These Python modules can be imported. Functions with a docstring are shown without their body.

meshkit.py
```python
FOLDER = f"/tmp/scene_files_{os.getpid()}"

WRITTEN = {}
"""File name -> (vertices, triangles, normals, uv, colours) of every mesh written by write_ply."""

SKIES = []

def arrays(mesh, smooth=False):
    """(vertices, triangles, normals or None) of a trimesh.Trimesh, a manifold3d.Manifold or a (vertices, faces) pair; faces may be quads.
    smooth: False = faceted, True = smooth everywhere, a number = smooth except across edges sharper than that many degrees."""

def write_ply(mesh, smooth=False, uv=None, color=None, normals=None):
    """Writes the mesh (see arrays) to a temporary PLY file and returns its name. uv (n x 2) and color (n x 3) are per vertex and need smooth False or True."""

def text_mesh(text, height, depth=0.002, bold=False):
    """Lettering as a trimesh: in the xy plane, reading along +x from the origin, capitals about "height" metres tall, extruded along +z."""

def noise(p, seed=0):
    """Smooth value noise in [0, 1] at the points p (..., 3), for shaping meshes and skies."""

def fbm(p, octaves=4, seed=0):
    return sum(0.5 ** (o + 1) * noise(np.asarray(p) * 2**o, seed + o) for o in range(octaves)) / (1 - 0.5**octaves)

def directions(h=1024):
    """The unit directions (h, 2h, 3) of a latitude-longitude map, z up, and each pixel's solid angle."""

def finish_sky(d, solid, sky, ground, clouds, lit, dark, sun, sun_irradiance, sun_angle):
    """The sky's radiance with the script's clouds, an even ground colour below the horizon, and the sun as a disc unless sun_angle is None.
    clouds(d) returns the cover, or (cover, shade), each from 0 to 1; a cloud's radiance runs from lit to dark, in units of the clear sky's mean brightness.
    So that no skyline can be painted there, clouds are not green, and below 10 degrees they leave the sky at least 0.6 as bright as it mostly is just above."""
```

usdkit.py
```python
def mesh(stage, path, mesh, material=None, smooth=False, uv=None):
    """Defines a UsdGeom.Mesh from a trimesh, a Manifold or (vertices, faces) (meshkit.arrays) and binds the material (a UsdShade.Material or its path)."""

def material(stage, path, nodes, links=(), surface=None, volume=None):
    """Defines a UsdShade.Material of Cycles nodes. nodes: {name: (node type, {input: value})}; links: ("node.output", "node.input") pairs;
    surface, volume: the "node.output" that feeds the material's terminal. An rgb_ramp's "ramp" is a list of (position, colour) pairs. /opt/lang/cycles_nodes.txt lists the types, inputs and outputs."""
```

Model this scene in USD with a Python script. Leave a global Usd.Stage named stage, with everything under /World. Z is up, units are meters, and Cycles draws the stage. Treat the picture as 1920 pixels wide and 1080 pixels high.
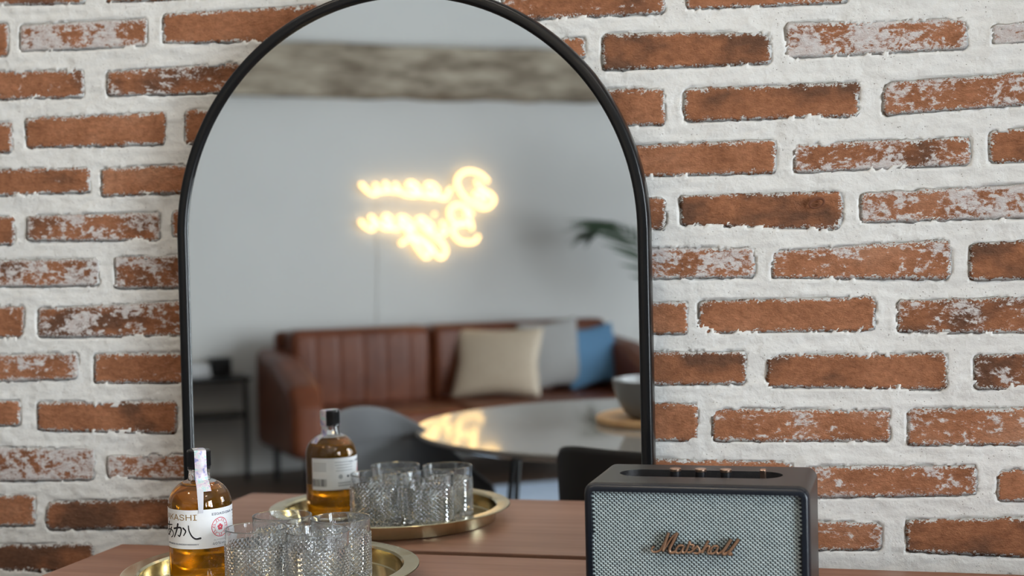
import math, random
import numpy as np, trimesh
import manifold3d as m3
from manifold3d import Manifold
from shapely.geometry import Polygon, LineString, Point, box as sbox
from shapely.ops import unary_union
from pxr import Usd, UsdGeom, UsdLux, UsdShade, Gf, Sdf, Vt
import usdkit, meshkit

random.seed(7); rng = np.random.default_rng(7)
PI = math.pi
stage = Usd.Stage.CreateInMemory()
UsdGeom.SetStageUpAxis(stage, 'Z'); UsdGeom.SetStageMetersPerUnit(stage, 1.0)
UsdGeom.Xform.Define(stage, '/World'); UsdGeom.Scope.Define(stage, '/World/Looks')

# ------------------------------------------------------------------ camera
FPX, YAW, PITCH, ROLL = 2777.75, -0.2595, -0.0286, 0.0214
CAM = np.array([0.0, -2.0512, 1.1844])
_f = np.array([math.sin(YAW) * math.cos(PITCH), math.cos(YAW) * math.cos(PITCH), math.sin(PITCH)])
_r = np.array([math.cos(YAW), -math.sin(YAW), 0.0]); _d = np.cross(_f, _r)
_c, _s = math.cos(ROLL), math.sin(ROLL)
CM = np.array([_c * _r + _s * _d, -_s * _r + _c * _d, _f])          # right, down, forward
cam = UsdGeom.Camera.Define(stage, '/World/camera')
cam.CreateHorizontalApertureAttr(36.0); cam.CreateVerticalApertureAttr(20.25)
cam.CreateFocalLengthAttr(FPX / 1920 * 36.0)
cam.CreateClippingRangeAttr(Gf.Vec2f(0.05, 100.0))
cam.CreateFStopAttr(3.5); cam.CreateFocusDistanceAttr(1.90)
cam.CreateExposureAttr(-0.10)
_m = Gf.Matrix4d(1.0)
for i, row in enumerate((CM[0], -CM[1], -CM[2])):
    _m.SetRow(i, Gf.Vec4d(*map(float, row), 0.0))
_m.SetRow(3, Gf.Vec4d(*map(float, CAM), 1.0))
cam.AddTransformOp().Set(_m)

# ------------------------------------------------------------------ sky and daylight
dome = UsdLux.DomeLight.Define(stage, '/World/sky')
dome.CreateIntensityAttr(1.2); dome.CreateColorAttr(Gf.Vec3f(0.80, 0.90, 1.0))

def window_light(name, loc, w, h, intensity, color):
    """Daylight that enters through one window of the right wall: a rectangle just outside its pane, facing the room (-x)."""
    l = UsdLux.RectLight.Define(stage, '/World/' + name)
    l.CreateWidthAttr(w); l.CreateHeightAttr(h); l.CreateIntensityAttr(intensity); l.CreateColorAttr(Gf.Vec3f(*color))
    l.AddTranslateOp().Set(Gf.Vec3d(*loc)); l.AddRotateYOp().Set(90.0)
    return l

WARM = 36.0                                           # radiance of the ceiling downlights
RW = 2.2                                              # x of the right wall's inner face
WINDOWS = [(-1.85, 1.15, 0.35, 2.35), (-3.35, 1.15, 0.35, 2.35), (-5.6, 1.5, 0.35, 2.35)]     # centre y, width, z0, z1
for i, (wy, ww, z0, z1) in enumerate(WINDOWS):
    window_light(f'window_daylight_{i + 1:03d}', (RW + 0.32, wy, (z0 + z1) / 2), z1 - z0, ww, (21.0, 17.0, 11.0)[i], (0.84, 0.93, 1.0))

# ------------------------------------------------------------------ helpers
names = {}

def numbered(parent, name):
    n = names.get((parent, name), 0); names[(parent, name)] = n + 1
    return name if n == 0 else f'{name}_{n:03d}'

def tag(p, label=None, cat=None, group=None, kind=None):
    for k, v in (('label', label), ('category', cat), ('group', group), ('kind', kind)):
        if v: p.SetCustomDataByKey(k, v)
    return p

def thing(name, label=None, cat=None, loc=(0, 0, 0), group=None, kind=None):
    path = '/World/' + numbered('/World', name)
    x = UsdGeom.Xform.Define(stage, path); x.AddTranslateOp().Set(Gf.Vec3d(*map(float, loc)))
    return tag(x.GetPrim(), label, cat, group, kind)

def obj(name, mesh, mat, parent=None, smooth=35, label=None, cat=None, group=None, kind=None, primvars=None):
    pp = parent.GetPath().pathString if parent else '/World'
    m = usdkit.mesh(stage, pp + '/' + numbered(pp, name), mesh, mat, smooth=smooth)
    for k, (typ, interp, val) in (primvars or {}).items():
        UsdGeom.PrimvarsAPI(m).CreatePrimvar(k, typ, interp).Set(val)
    return tag(m.GetPrim(), label, cat, group, kind)

def dup(root, loc, label):
    path = '/World/' + numbered('/World', root.GetName())
    x = UsdGeom.Xform.Define(stage, path)
    p = x.GetPrim(); p.GetReferences().AddInternalReference(root.GetPath()); p.SetInstanceable(True)
    x.GetOrderedXformOps()[0].Set(Gf.Vec3d(*map(float, loc))) if x.GetOrderedXformOps() else x.AddTranslateOp().Set(Gf.Vec3d(*map(float, loc)))
    was = root.GetCustomData()
    return tag(p, label, was.get('category'), was.get('group'))

def ray(uv):
    d = CM.T @ np.array([(uv[0] - 960) / FPX, (uv[1] - 540) / FPX, 1.0]); return d
def hit(uv, n, c):
    d = ray(uv); n = np.asarray(n, float); return CAM + (c - n @ CAM) / (n @ d) * d
def on_y(uv, y): return hit(uv, (0, 1, 0), y)
def on_z(uv, z): return hit(uv, (0, 0, 1), z)

MIRROR_Y = -0.055
def real(P):
    """A point of the room as the mirror shows it (behind the glass) -> where it really stands."""
    P = np.array(P, float); P[..., 1] = 2 * MIRROR_Y - P[..., 1]; return P

def tm(m):
    if isinstance(m, Manifold):
        k = m.to_mesh(); return trimesh.Trimesh(np.array(k.vert_properties[:, :3]), np.array(k.tri_verts), process=False)
    return m
def flipv(m, base):
    """Mesh given in the mirror's view of the room -> real mesh relative to the real base point."""
    m = tm(m).copy(); v = real(m.vertices) - np.asarray(base); return trimesh.Trimesh(v, m.faces[:, ::-1], process=False)
def cat_(ms): return trimesh.util.concatenate([tm(m) for m in ms])
def bx(x0, x1, y0, y1, z0, z1):
    m = trimesh.creation.box((x1 - x0, y1 - y0, z1 - z0)); m.apply_translation(((x0 + x1) / 2, (y0 + y1) / 2, (z0 + z1) / 2)); return m
def mbox(x0, x1, y0, y1, z0, z1): return Manifold.cube((x1 - x0, y1 - y0, z1 - z0)).translate((x0, y0, z0))
def rbox(x0, x1, y0, y1, z0, z1, r=0.01, seg=16):
    r = min(r, (x1 - x0) / 2.01, (y1 - y0) / 2.01, (z1 - z0) / 2.01); s = Manifold.sphere(r, seg)
    return Manifold.batch_hull([s.translate((x, y, z)) for x in (x0 + r, x1 - r) for y in (y0 + r, y1 - r) for z in (z0 + r, z1 - r)])
def rot(m, deg, axis='z', at=(0, 0, 0)):
    m = tm(m).copy(); m.apply_transform(trimesh.transformations.rotation_matrix(math.radians(deg), {'x': (1, 0, 0), 'y': (0, 1, 0), 'z': (0, 0, 1)}[axis], at)); return m
def mv(m, t): m = tm(m).copy(); m.apply_translation(t); return m
def lathe(profile, n=96):
    """Closed solid from an (r, z) outline (closed polygon, or starting and ending on the axis)."""
    pr = np.array(profile, float); k = len(pr); a = np.arange(n) * 2 * PI / n
    v = np.stack([pr[:, 0, None] * np.cos(a), pr[:, 0, None] * np.sin(a), np.repeat(pr[:, 1, None], n, 1)], -1).reshape(-1, 3)
    closed = pr[0, 0] > 1e-9
    f = []
    for i in range(k if closed else k - 1):
        j = (i + 1) % k
        for q in range(n):
            q2 = (q + 1) % n
            f += [(i * n + q, i * n + q2, j * n + q2), (i * n + q, j * n + q2, j * n + q)]
    m = trimesh.Trimesh(v, np.array(f), process=False); m.merge_vertices(); m.update_faces(m.nondegenerate_faces())
    if m.volume < 0: m.invert()
    return m
def tube(points, rad, sides=10, closed=False, caps=True):
    p = np.asarray(points, float); n = len(p); rad = np.broadcast_to(rad, (n,))
    t = (np.roll(p, -1, 0) - np.roll(p, 1, 0)) if closed else np.gradient(p, axis=0)
    t /= np.linalg.norm(t, axis=1, keepdims=True) + 1e-12
    a = np.cross(t[0], [0, 0, 1.0] if abs(t[0][2]) < .9 else [1.0, 0, 0]); a /= np.linalg.norm(a); A = []
    for i in range(n):
        a = a - t[i] * (a @ t[i]); a /= np.linalg.norm(a); A.append(a)
    A = np.array(A); B = np.cross(t, A); g = np.arange(sides) * 2 * PI / sides
    v = p[:, None] + rad[:, None, None] * (np.cos(g)[None, :, None] * A[:, None] + np.sin(g)[None, :, None] * B[:, None])
    f = []
    for i in range(n if closed else n - 1):
        j = (i + 1) % n
        for q in range(sides):
            q2 = (q + 1) % sides
            f += [(i * sides + q, i * sides + q2, j * sides + q2), (i * sides + q, j * sides + q2, j * sides + q)]
    v = v.reshape(-1, 3)
    if caps and not closed:
        v = np.vstack([v, p[0], p[-1]]); c0, c1 = len(v) - 2, len(v) - 1
        for q in range(sides):
            q2 = (q + 1) % sides
            f += [(c0, q2, q), (c1, (n - 1) * sides + q, (n - 1) * sides + q2)]
    return trimesh.Trimesh(v, np.array(f), process=False)
def spline(pts, per=6):
    p = np.asarray(pts, float)
    if len(p) < 3: return np.array([p[0] + (p[-1] - p[0]) * s for s in np.linspace(0, 1, per + 1)])
    q = np.vstack([2 * p[0] - p[1], p, 2 * p[-1] - p[-2]]); out = []
    for i in range(1, len(q) - 2):
        for s in np.arange(per) / per:
            a, b, c, d = q[i - 1], q[i], q[i + 1], q[i + 2]
            out.append(.5 * (2 * b + (c - a) * s + (2 * a - 5 * b + 4 * c - d) * s * s + (3 * b - a - 3 * c + d) * s ** 3))
    return np.array(out + [p[-1]])
def grid_faces(nu, nv):
    i, j = np.meshgrid(np.arange(nu - 1), np.arange(nv - 1), indexing='ij'); a = (i * nv + j).ravel()
    return np.vstack([np.stack([a, a + nv, a + nv + 1], 1), np.stack([a, a + nv + 1, a + 1], 1)])
def extrude(poly, h):
    gs = getattr(poly, 'geoms', [poly])
    return trimesh.util.concatenate([trimesh.creation.extrude_polygon(g, h, engine='earcut') for g in gs if g.area > 1e-12])
def merged(m): m = tm(m).copy(); m.merge_vertices(); return m

# ------------------------------------------------------------------ materials
def mat(name, nodes, links, surface='p.BSDF'): return usdkit.material(stage, '/World/Looks/' + name, nodes, links, surface=surface)
def pm(name, color, rough=.5, **kw):
    return mat(name, {'p': ('principled_bsdf', {'base_color': color, 'roughness': rough, **kw})}, [])
def noisy(name, c1, c2, scale=8., rough=.6, detail=4., bump=0., bscale=None, stretch=(1, 1, 1), lo=.35, hi=.65, **kw):
    n = {'g': ('geometry', {}), 'mp': ('mapping', {'scale': stretch}), 'n': ('noise_texture', {'scale': scale, 'detail': detail, 'roughness': .6}),
         'r': ('rgb_ramp', {'ramp': [(0, c1), (lo, c1), (hi, c2), (1, c2)]}), 'p': ('principled_bsdf', {'roughness': rough, **kw})}
    l = [('g.position', 'mp.vector'), ('mp.vector', 'n.vector'), ('n.fac', 'r.fac'), ('r.color', 'p.base_color')]
    if bump:
        n['bn'] = ('noise_texture', {'scale': bscale or scale * 6, 'detail': 4.}); n['b'] = ('bump', {'strength': 1.0, 'distance': bump})
        l += [('mp.vector', 'bn.vector'), ('bn.fac', 'b.height'), ('b.normal', 'p.normal')]
    return mat(name, n, l)

MORT = (0.78, 0.775, 0.75)
M = {}
M['mortar'] = mat('mortar', {
    'g': ('geometry', {}), 'n': ('noise_texture', {'scale': 14., 'detail': 5.}), 'r': ('rgb_ramp', {'ramp': [(0, (.73, .72, .69)), (.35, (.74, .73, .70)), (.65, MORT), (1, (.80, .80, .785))]}),
    'n2': ('noise_texture', {'scale': 230., 'detail': 3., 'roughness': .6}), 'n3': ('noise_texture', {'scale': 60., 'detail': 5., 'roughness': .6}),
    'v': ('voronoi_texture', {'scale': 170.}), 'pit': ('map_range', {'from_min': .05, 'from_max': .17, 'to_min': 0., 'to_max': 1., 'clamp': True}),
    'gate': ('noise_texture', {'scale': 30., 'detail': 1.}), 'gm': ('map_range', {'from_min': .50, 'from_max': .58, 'to_min': 1., 'to_max': 0., 'clamp': True}),
    'mx': ('math', {'math_type': 'maximum'}), 'pc': ('mix_color', {'blend_type': 'mix', 'a': (.34, .30, .27)}),
    's1': ('math', {'math_type': 'multiply', 'value2': .35}), 's2': ('math', {'math_type': 'add'}), 's3': ('math', {'math_type': 'multiply', 'value2': .35}), 's4': ('math', {'math_type': 'add'}),
    'b': ('bump', {'strength': .55, 'distance': .0035}), 'p': ('principled_bsdf', {'roughness': .92, 'specular_ior_level': .25})},
    [('g.position', 'n.vector'), ('g.position', 'n2.vector'), ('g.position', 'n3.vector'), ('g.position', 'v.vector'), ('g.position', 'gate.vector'), ('n.fac', 'r.fac'), ('v.distance', 'pit.value'), ('gate.fac', 'gm.value'),
     ('pit.result', 'mx.value1'), ('gm.result', 'mx.value2'), ('mx.value', 'pc.fac'), ('r.color', 'pc.b'), ('pc.result', 'p.base_color'),
     ('n2.fac', 's1.value1'), ('n3.fac', 's2.value1'), ('s1.value', 's2.value2'), ('mx.value', 's3.value1'), ('s2.value', 's4.value1'), ('s3.value', 's4.value2'), ('s4.value', 'b.height'), ('b.normal', 'p.normal')])

M['brick'] = mat('brick', {
    'g': ('geometry', {}), 'mp': ('mapping', {'scale': (1., 1., 1.5)}),
    'edge': ('attribute', {'attribute': 'edge'}), 'wash': ('attribute', {'attribute': 'wash'}), 'tone': ('attribute', {'attribute': 'tone'}),
    # fired clay: mottled orange-brown with darker scorched clouds
    'n1': ('noise_texture', {'scale': 9., 'detail': 3., 'roughness': .55}), 't1': ('math', {'math_type': 'multiply_add', 'value2': .16, 'value3': 0.}), 't2': ('math', {'math_type': 'add'}),
    'clay': ('rgb_ramp', {'ramp': [(0, (.13, .068, .044)), (.30, (.175, .083, .048)), (.42, (.345, .143, .070)), (.58, (.425, .183, .094)), (.75, (.49, .24, .14)), (1, (.51, .265, .16))]}),
    'n2': ('noise_texture', {'scale': 85., 'detail': 7., 'roughness': .68}), 'n3': ('noise_texture', {'scale': 380., 'detail': 3., 'roughness': .6}), 'n4': ('noise_texture', {'scale': 19., 'detail': 9., 'roughness': .74, 'distortion': .4}),
    'g1': ('map_range', {'from_min': .3, 'from_max': .7, 'to_min': .72, 'to_max': 1.25}), 'cl2': ('mix_color', {'blend_type': 'multiply', 'fac': 1., 'use_clamp': False}), 'gc': ('combine_xyz', {}),
    # limewash smeared over the face
    'w1': ('math', {'math_type': 'multiply_add', 'value2': .46, 'value3': -.46}), 'w2': ('math', {'math_type': 'add'}), 'w2b': ('math', {'math_type': 'multiply_add', 'value2': .60}), 'w3': ('map_range', {'from_min': .63, 'from_max': .70, 'to_min': 0., 'to_max': .93, 'clamp': True}),
    'washc': ('rgb_ramp', {'ramp': [(0, (.60, .50, .47)), (.45, (.66, .59, .565)), (.60, (.75, .73, .715)), (1, (.77, .76, .75))]}), 'mw': ('mix_color', {'blend_type': 'mix'}),
    # mortar smeared raggedly over the rim
    'e1': ('math', {'math_type': 'multiply', 'value2': 115.}), 'e2': ('math', {'math_type': 'multiply_add', 'value2': 2.6}), 'e2b': ('math', {'math_type': 'multiply_add', 'value2': 2.4}), 'e2c': ('math', {'math_type': 'multiply_add', 'value2': 1.8}),
    'e3': ('map_range', {'from_min': 3.55, 'from_max': 3.82, 'to_min': 1., 'to_max': 0., 'clamp': True}), 'mc': ('mix_color', {'blend_type': 'mix', 'b': MORT}),
    # crevice shade painted into the clay colour as dark specks near the rim
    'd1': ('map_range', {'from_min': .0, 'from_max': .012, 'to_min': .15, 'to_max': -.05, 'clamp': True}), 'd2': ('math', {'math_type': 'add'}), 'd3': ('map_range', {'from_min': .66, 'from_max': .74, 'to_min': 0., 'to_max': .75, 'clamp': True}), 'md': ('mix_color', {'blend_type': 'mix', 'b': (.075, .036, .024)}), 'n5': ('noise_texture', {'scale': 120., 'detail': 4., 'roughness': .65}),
    'h1': ('math', {'math_type': 'multiply_add', 'value2': .35}), 'h2': ('math', {'math_type': 'multiply_add', 'value2': .16}),
    'b': ('bump', {'strength': .9, 'distance': .004}), 'p': ('principled_bsdf', {'roughness': .9, 'specular_ior_level': .25})},
    [('g.position', 'mp.vector'), *[('mp.vector', f'{n}.vector') for n in ('n1', 'n2', 'n3', 'n4', 'n5')],
     ('tone.fac', 't1.value1'), ('n1.fac', 't2.value1'), ('t1.value', 't2.value2'), ('t2.value', 'clay.fac'), ('n2.fac', 'g1.value'), ('g1.result', 'gc.x'), ('g1.result', 'gc.y'), ('g1.result', 'gc.z'), ('clay.color', 'cl2.a'), ('gc.vector', 'cl2.b'),
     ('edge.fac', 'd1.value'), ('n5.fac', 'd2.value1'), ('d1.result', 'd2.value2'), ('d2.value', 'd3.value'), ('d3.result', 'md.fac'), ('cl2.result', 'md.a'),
     ('wash.fac', 'w1.value1'), ('n4.fac', 'w2.value1'), ('w1.value', 'w2.value2'), ('n2.fac', 'w2b.value1'), ('w2.value', 'w2b.value3'), ('w2b.value', 'w3.value'), ('w3.result', 'mw.fac'), ('md.result', 'mw.a'), ('n2.fac', 'washc.fac'), ('washc.color', 'mw.b'),
     ('edge.fac', 'e1.value1'), ('n2.fac', 'e2.value1'), ('e1.value', 'e2.value3'), ('n3.fac', 'e2b.value1'), ('e2.value', 'e2b.value3'), ('n4.fac', 'e2c.value1'), ('e2b.value', 'e2c.value3'), ('e2c.value', 'e3.value'), ('e3.result', 'mc.fac'), ('mw.result', 'mc.a'), ('mc.result', 'p.base_color'),
     ('n3.fac', 'h1.value1'), ('n2.fac', 'h1.value3'), ('h1.value', 'h2.value3'), ('e3.result', 'h2.value1'), ('h2.value', 'b.height'), ('b.normal', 'p.normal')])

M['plaster'] = noisy('plaster', (.60, .595, .575), (.61, .605, .585), 3., .85)
M['ceiling'] = pm('ceiling_paint', (.78, .78, .77), .9)
M['floor'] = noisy('dark_oak_floor', (.060, .036, .024), (.11, .066, .042), 4., .42, stretch=(.6, 7, 1))
M['wood'] = noisy('walnut_top', (.285, .135, .088), (.38, .20, .135), 9., .42, detail=6., bump=.0004, bscale=40., stretch=(.35, 5., 5.), lo=.36, hi=.64)
M['beam'] = noisy('weathered_beam', (.17, .13, .09), (.42, .36, .275), 4.5, .9, detail=7., bump=.012, bscale=12., stretch=(.9, .9, 3.6), lo=.36, hi=.64)
M['black'] = pm('satin_black_metal', (.006, .0065, .0075), .27, specular_ior_level=.4)
M['mirror'] = pm('mirror_silver', (.90, .915, .905), .0, metallic=1.0)
M['brass'] = mat('polished_brass', {'g': ('geometry', {}), 'n': ('noise_texture', {'scale': 25., 'detail': 3.}), 'r': ('map_range', {'from_min': .3, 'from_max': .7, 'to_min': .10, 'to_max': .19}),
    'p': ('principled_bsdf', {'base_color': (.75, .64, .40), 'metallic': 1.0})}, [('g.position', 'n.vector'), ('n.fac', 'r.value'), ('r.result', 'p.roughness')])
M['glass'] = pm('clear_glass', (.97, .985, 1.), 0.0, transmission_weight=.96, ior=1.5)
M['bottle_glass'] = pm('bottle_glass', (.985, .99, .985), 0.0, transmission_weight=1.0, ior=1.5)
M['whisky'] = pm('amber_whisky', (.92, .40, .018), 0.0, transmission_weight=.86, ior=1.34)
M['cap'] = pm('black_cap', (.012, .012, .014), .30)
M['paper'] = noisy('label_paper', (.80, .81, .83), (.84, .85, .87), 60., .6)
M['ink'] = pm('black_ink', (.015, .015, .02), .6)
M['gold_ink'] = pm('gold_ink', (.30, .19, .075), .45)
M['navy_ink'] = pm('navy_ink', (.16, .17, .22), .6)
M['red_ink'] = pm('red_ink', (.66, .10, .14), .6)
M['grey_ink'] = pm('grey_ink', (.42, .44, .46), .6)
M['seal'] = mat('hologram_strip', {'g': ('geometry', {}), 'n': ('noise_texture', {'scale': 130., 'detail': 2.}),
    'r': ('rgb_ramp', {'ramp': [(0, (.25, .25, .42)), (.36, (.35, .36, .62)), (.44, (.70, .60, .70)), (.55, (.78, .74, .76)), (.63, (.42, .72, .70)), (.70, (.75, .72, .76)), (1, (.8, .78, .8))]}),
    'p': ('principled_bsdf', {'roughness': .35})}, [('g.position', 'n.vector'), ('n.fac', 'r.fac'), ('r.color', 'p.base_color')])
M['tape'] = pm('white_tape', (.62, .62, .68), .4)
M['vinyl'] = noisy('black_vinyl', (.016, .016, .018), (.022, .021, .022), 300., .34, bump=.0004, bscale=900.)
M['bezel'] = pm('black_piping', (.009, .012, .019), .26)
M['cloth_back'] = pm('grille_backing', (.022, .028, .034), .8)
M['thread'] = noisy('grille_thread', (.42, .505, .51), (.53, .615, .615), 200., .55)
M['gold'] = pm('brushed_gold', (.74, .50, .37), .28, metallic=1.0)
M['gold_matt'] = pm('logo_gold', (.44, .27, .17), .35, metallic=.7)
M['leather'] = noisy('cognac_leather', (.095, .025, .0095), (.145, .041, .0155), 5., .40, bump=.001, bscale=120., specular_ior_level=.28)
M['beige'] = noisy('beige_cushion', (.42, .335, .245), (.50, .41, .31), 120., .48, stretch=(1, 1, .3))
M['grey_cloth'] = noisy('grey_cushion', (.28, .27, .26), (.34, .33, .32), 120., .9)
M['blue'] = noisy('blue_cushion', (.075, .17, .28), (.10, .22, .36), 120., .85)
M['grey_shell'] = pm('charcoal_upholstery', (.060, .062, .068), .55, sheen_weight=.3)
M['black_shell'] = pm('black_upholstery', (.006, .006, .007), .6)
M['dark_table'] = noisy('dark_table_top', (.235, .23, .22), (.255, .25, .24), 6., .05, specular_ior_level=.75)
M['ceramic'] = pm('grey_ceramic', (.16, .16, .158), .35)
M['board'] = noisy('oak_board', (.50, .30, .14), (.60, .38, .19), 10., .5, stretch=(1, 8, 1))
M['rug'] = noisy('pale_rug', (.40, .50, .64), (.48, .58, .72), 30., .95)
M['frond'] = mat('palm_leaf', {'p': ('principled_bsdf', {'base_color': (.035, .075, .035), 'roughness': .5}), 't': ('translucent_bsdf', {'color': (.05, .10, .03)}), 'm': ('mix_closure', {'fac': .2})}, [('p.BSDF', 'm.closure1'), ('t.BSDF', 'm.closure2')], surface='m.closure')
M['pot'] = pm('clay_pot', (.25, .22, .20), .8)
M['soil'] = pm('soil', (.03, .02, .015), .95)
M['white'] = pm('white_paint', (.75, .75, .74), .5)
M['book_white'] = pm('white_book', (.62, .62, .62), .5)
M['neon'] = mat('neon_tube', {'e': ('emission', {'color': (1.0, .64, .26), 'strength': 4.8})}, [], surface='e.emission')
M['bulb'] = mat('lamp_bulb', {'e': ('emission', {'color': (1.0, .72, .40), 'strength': 40.})}, [], surface='e.emission')
M['pane'] = mat('window_pane', {'t': ('transparent_bsdf', {}), 'g': ('glossy_bsdf', {'roughness': 0.0, 'color': (1, 1, 1)}), 'f': ('fresnel', {'IOR': 1.45}), 'm': ('mix_closure', {})}, [('t.BSDF', 'm.closure1'), ('g.BSDF', 'm.closure2'), ('f.fac', 'm.fac')], surface='m.closure')

# ================================================================== THE ROOM
H = 2.75; LX = -4.6
TH = math.radians(35.2)                     # the far wall runs at an angle to the brick wall
FW0 = np.array([-3.51, 5.155]); FWD = np.array([math.cos(TH), math.sin(TH)]); FWN = np.array([FWD[1], -FWD[0]])   # as seen in the mirror; FWN points into the room
def far_at(x): return FW0[1] + (x - FW0[0]) * math.tan(TH)
yl, yr = 2 * MIRROR_Y - far_at(LX), 2 * MIRROR_Y - far_at(RW)
outline = Polygon([(LX - .2, .25), (LX - .2, yl - .3), (RW + .25, yr - .5), (RW + .25, .25)])
fl = extrude(outline, .2); fl.apply_translation((0, 0, -.2)); obj('floor', fl, M['floor'], smooth=False, kind='structure', label='dark oak floor of the room')
ce = extrude(outline, .2); ce.apply_translation((0, 0, H)); obj('ceiling', ce, M['ceiling'], smooth=False, kind='structure', label='white painted ceiling')
obj('wall_left', bx(LX - .2, LX, yl - .3, 0.02, 0, H), pm('brown_side_wall', (.20, .175, .155), .85), smooth=False, kind='structure', label='plain dark side wall')
fwm = Polygon([(LX - .2, far_at(LX - .2)), (RW + .25, far_at(RW + .25)), (RW + .25 - .1, far_at(RW + .25) + .25), (LX - .2 - .1, far_at(LX - .2) + .25)])
obj('wall_front', flipv(extrude(fwm, H), (0, 0, 0)), M['plaster'], smooth=False, kind='structure', label='pale plaster wall behind the sofa, seen in the mirror')
wr = mbox(RW, RW + .25, yr - .5, .25, 0, H)
for wy, ww, z0, z1 in WINDOWS: wr -= mbox(RW - .1, RW + .4, wy - ww / 2, wy + ww / 2, z0, z1)
obj('wall_right', wr, M['plaster'], smooth=False, kind='structure', label='plaster wall with tall windows')
for k, (wy, ww, z0, z1) in enumerate(WINDOWS):
    t = thing(f'window_{k + 1}', loc=(RW + .12, wy, z0), kind='structure', label='tall white framed window')
    hgt = z1 - z0; a = ww / 2
    fr = Manifold.cube((.06, ww, hgt)).translate((-.03, -a, 0)) - Manifold.cube((.2, ww - .12, hgt - .12)).translate((-.1, -a + .06, .06))
    obj('frame', fr, M['white'], t, smooth=False); obj('mullion', bx(-.025, .025, -.025, .025, .055, hgt - .055), M['white'], t, smooth=False)
    obj('pane', bx(-.004, .004, -a + .05, -.02, .05, hgt - .05), M['pane'], t, smooth=False); obj('pane', bx(-.004, .004, .02, a - .05, .05, hgt - .05), M['pane'], t, smooth=False)
    obj('sill', bx(-.16, -.03, -a - .03, a + .03, -.03, .0), M['white'], t, smooth=False)

# rough timber beam along the far wall
nb = 140; L0, L1 = -.9, 5.2; zs = (2.003, 2.285)
ring = [(0., zs[0]), (-.13, zs[0]), (-.15, zs[0] + .02), (-.15, zs[0] + .09), (-.15, zs[0] + .16), (-.15, zs[1] - .02), (-.13, zs[1]), (0., zs[1])]
V = []
for s in np.linspace(L0, L1, nb):
    for d, z in ring:
        P = np.array([*(FW0 + FWD * s - FWN * d), z]); q = np.array([s * 4, z * 14, d * 9])
        P[:2] += FWN * (meshkit.fbm(q, 3, 3) - .5) * .05; P[2] += (meshkit.fbm(q + 7, 3, 5) - .5) * .035
        V.append(P)
k = len(ring); F = [(i * k + j, (i + 1) * k + j, (i + 1) * k + (j + 1) % k, i * k + (j + 1) % k) for i in range(nb - 1) for j in range(k)]
F = np.array(F); bm = trimesh.Trimesh(np.array(V), np.vstack([F[:, [0, 1, 2]], F[:, [0, 2, 3]]]), process=False)
bm = flipv(bm, (0, 0, 0)); trimesh.repair.fix_normals(bm)
obj('trim_1', bm, M['beam'], smooth=50, kind='structure', label='rough weathered timber beam high on the wall behind the sofa')

# ------------------------------------------------------------------ brick wall
wall = thing('wall_back', kind='structure', label='whitewashed brick wall with thick white mortar')
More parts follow.
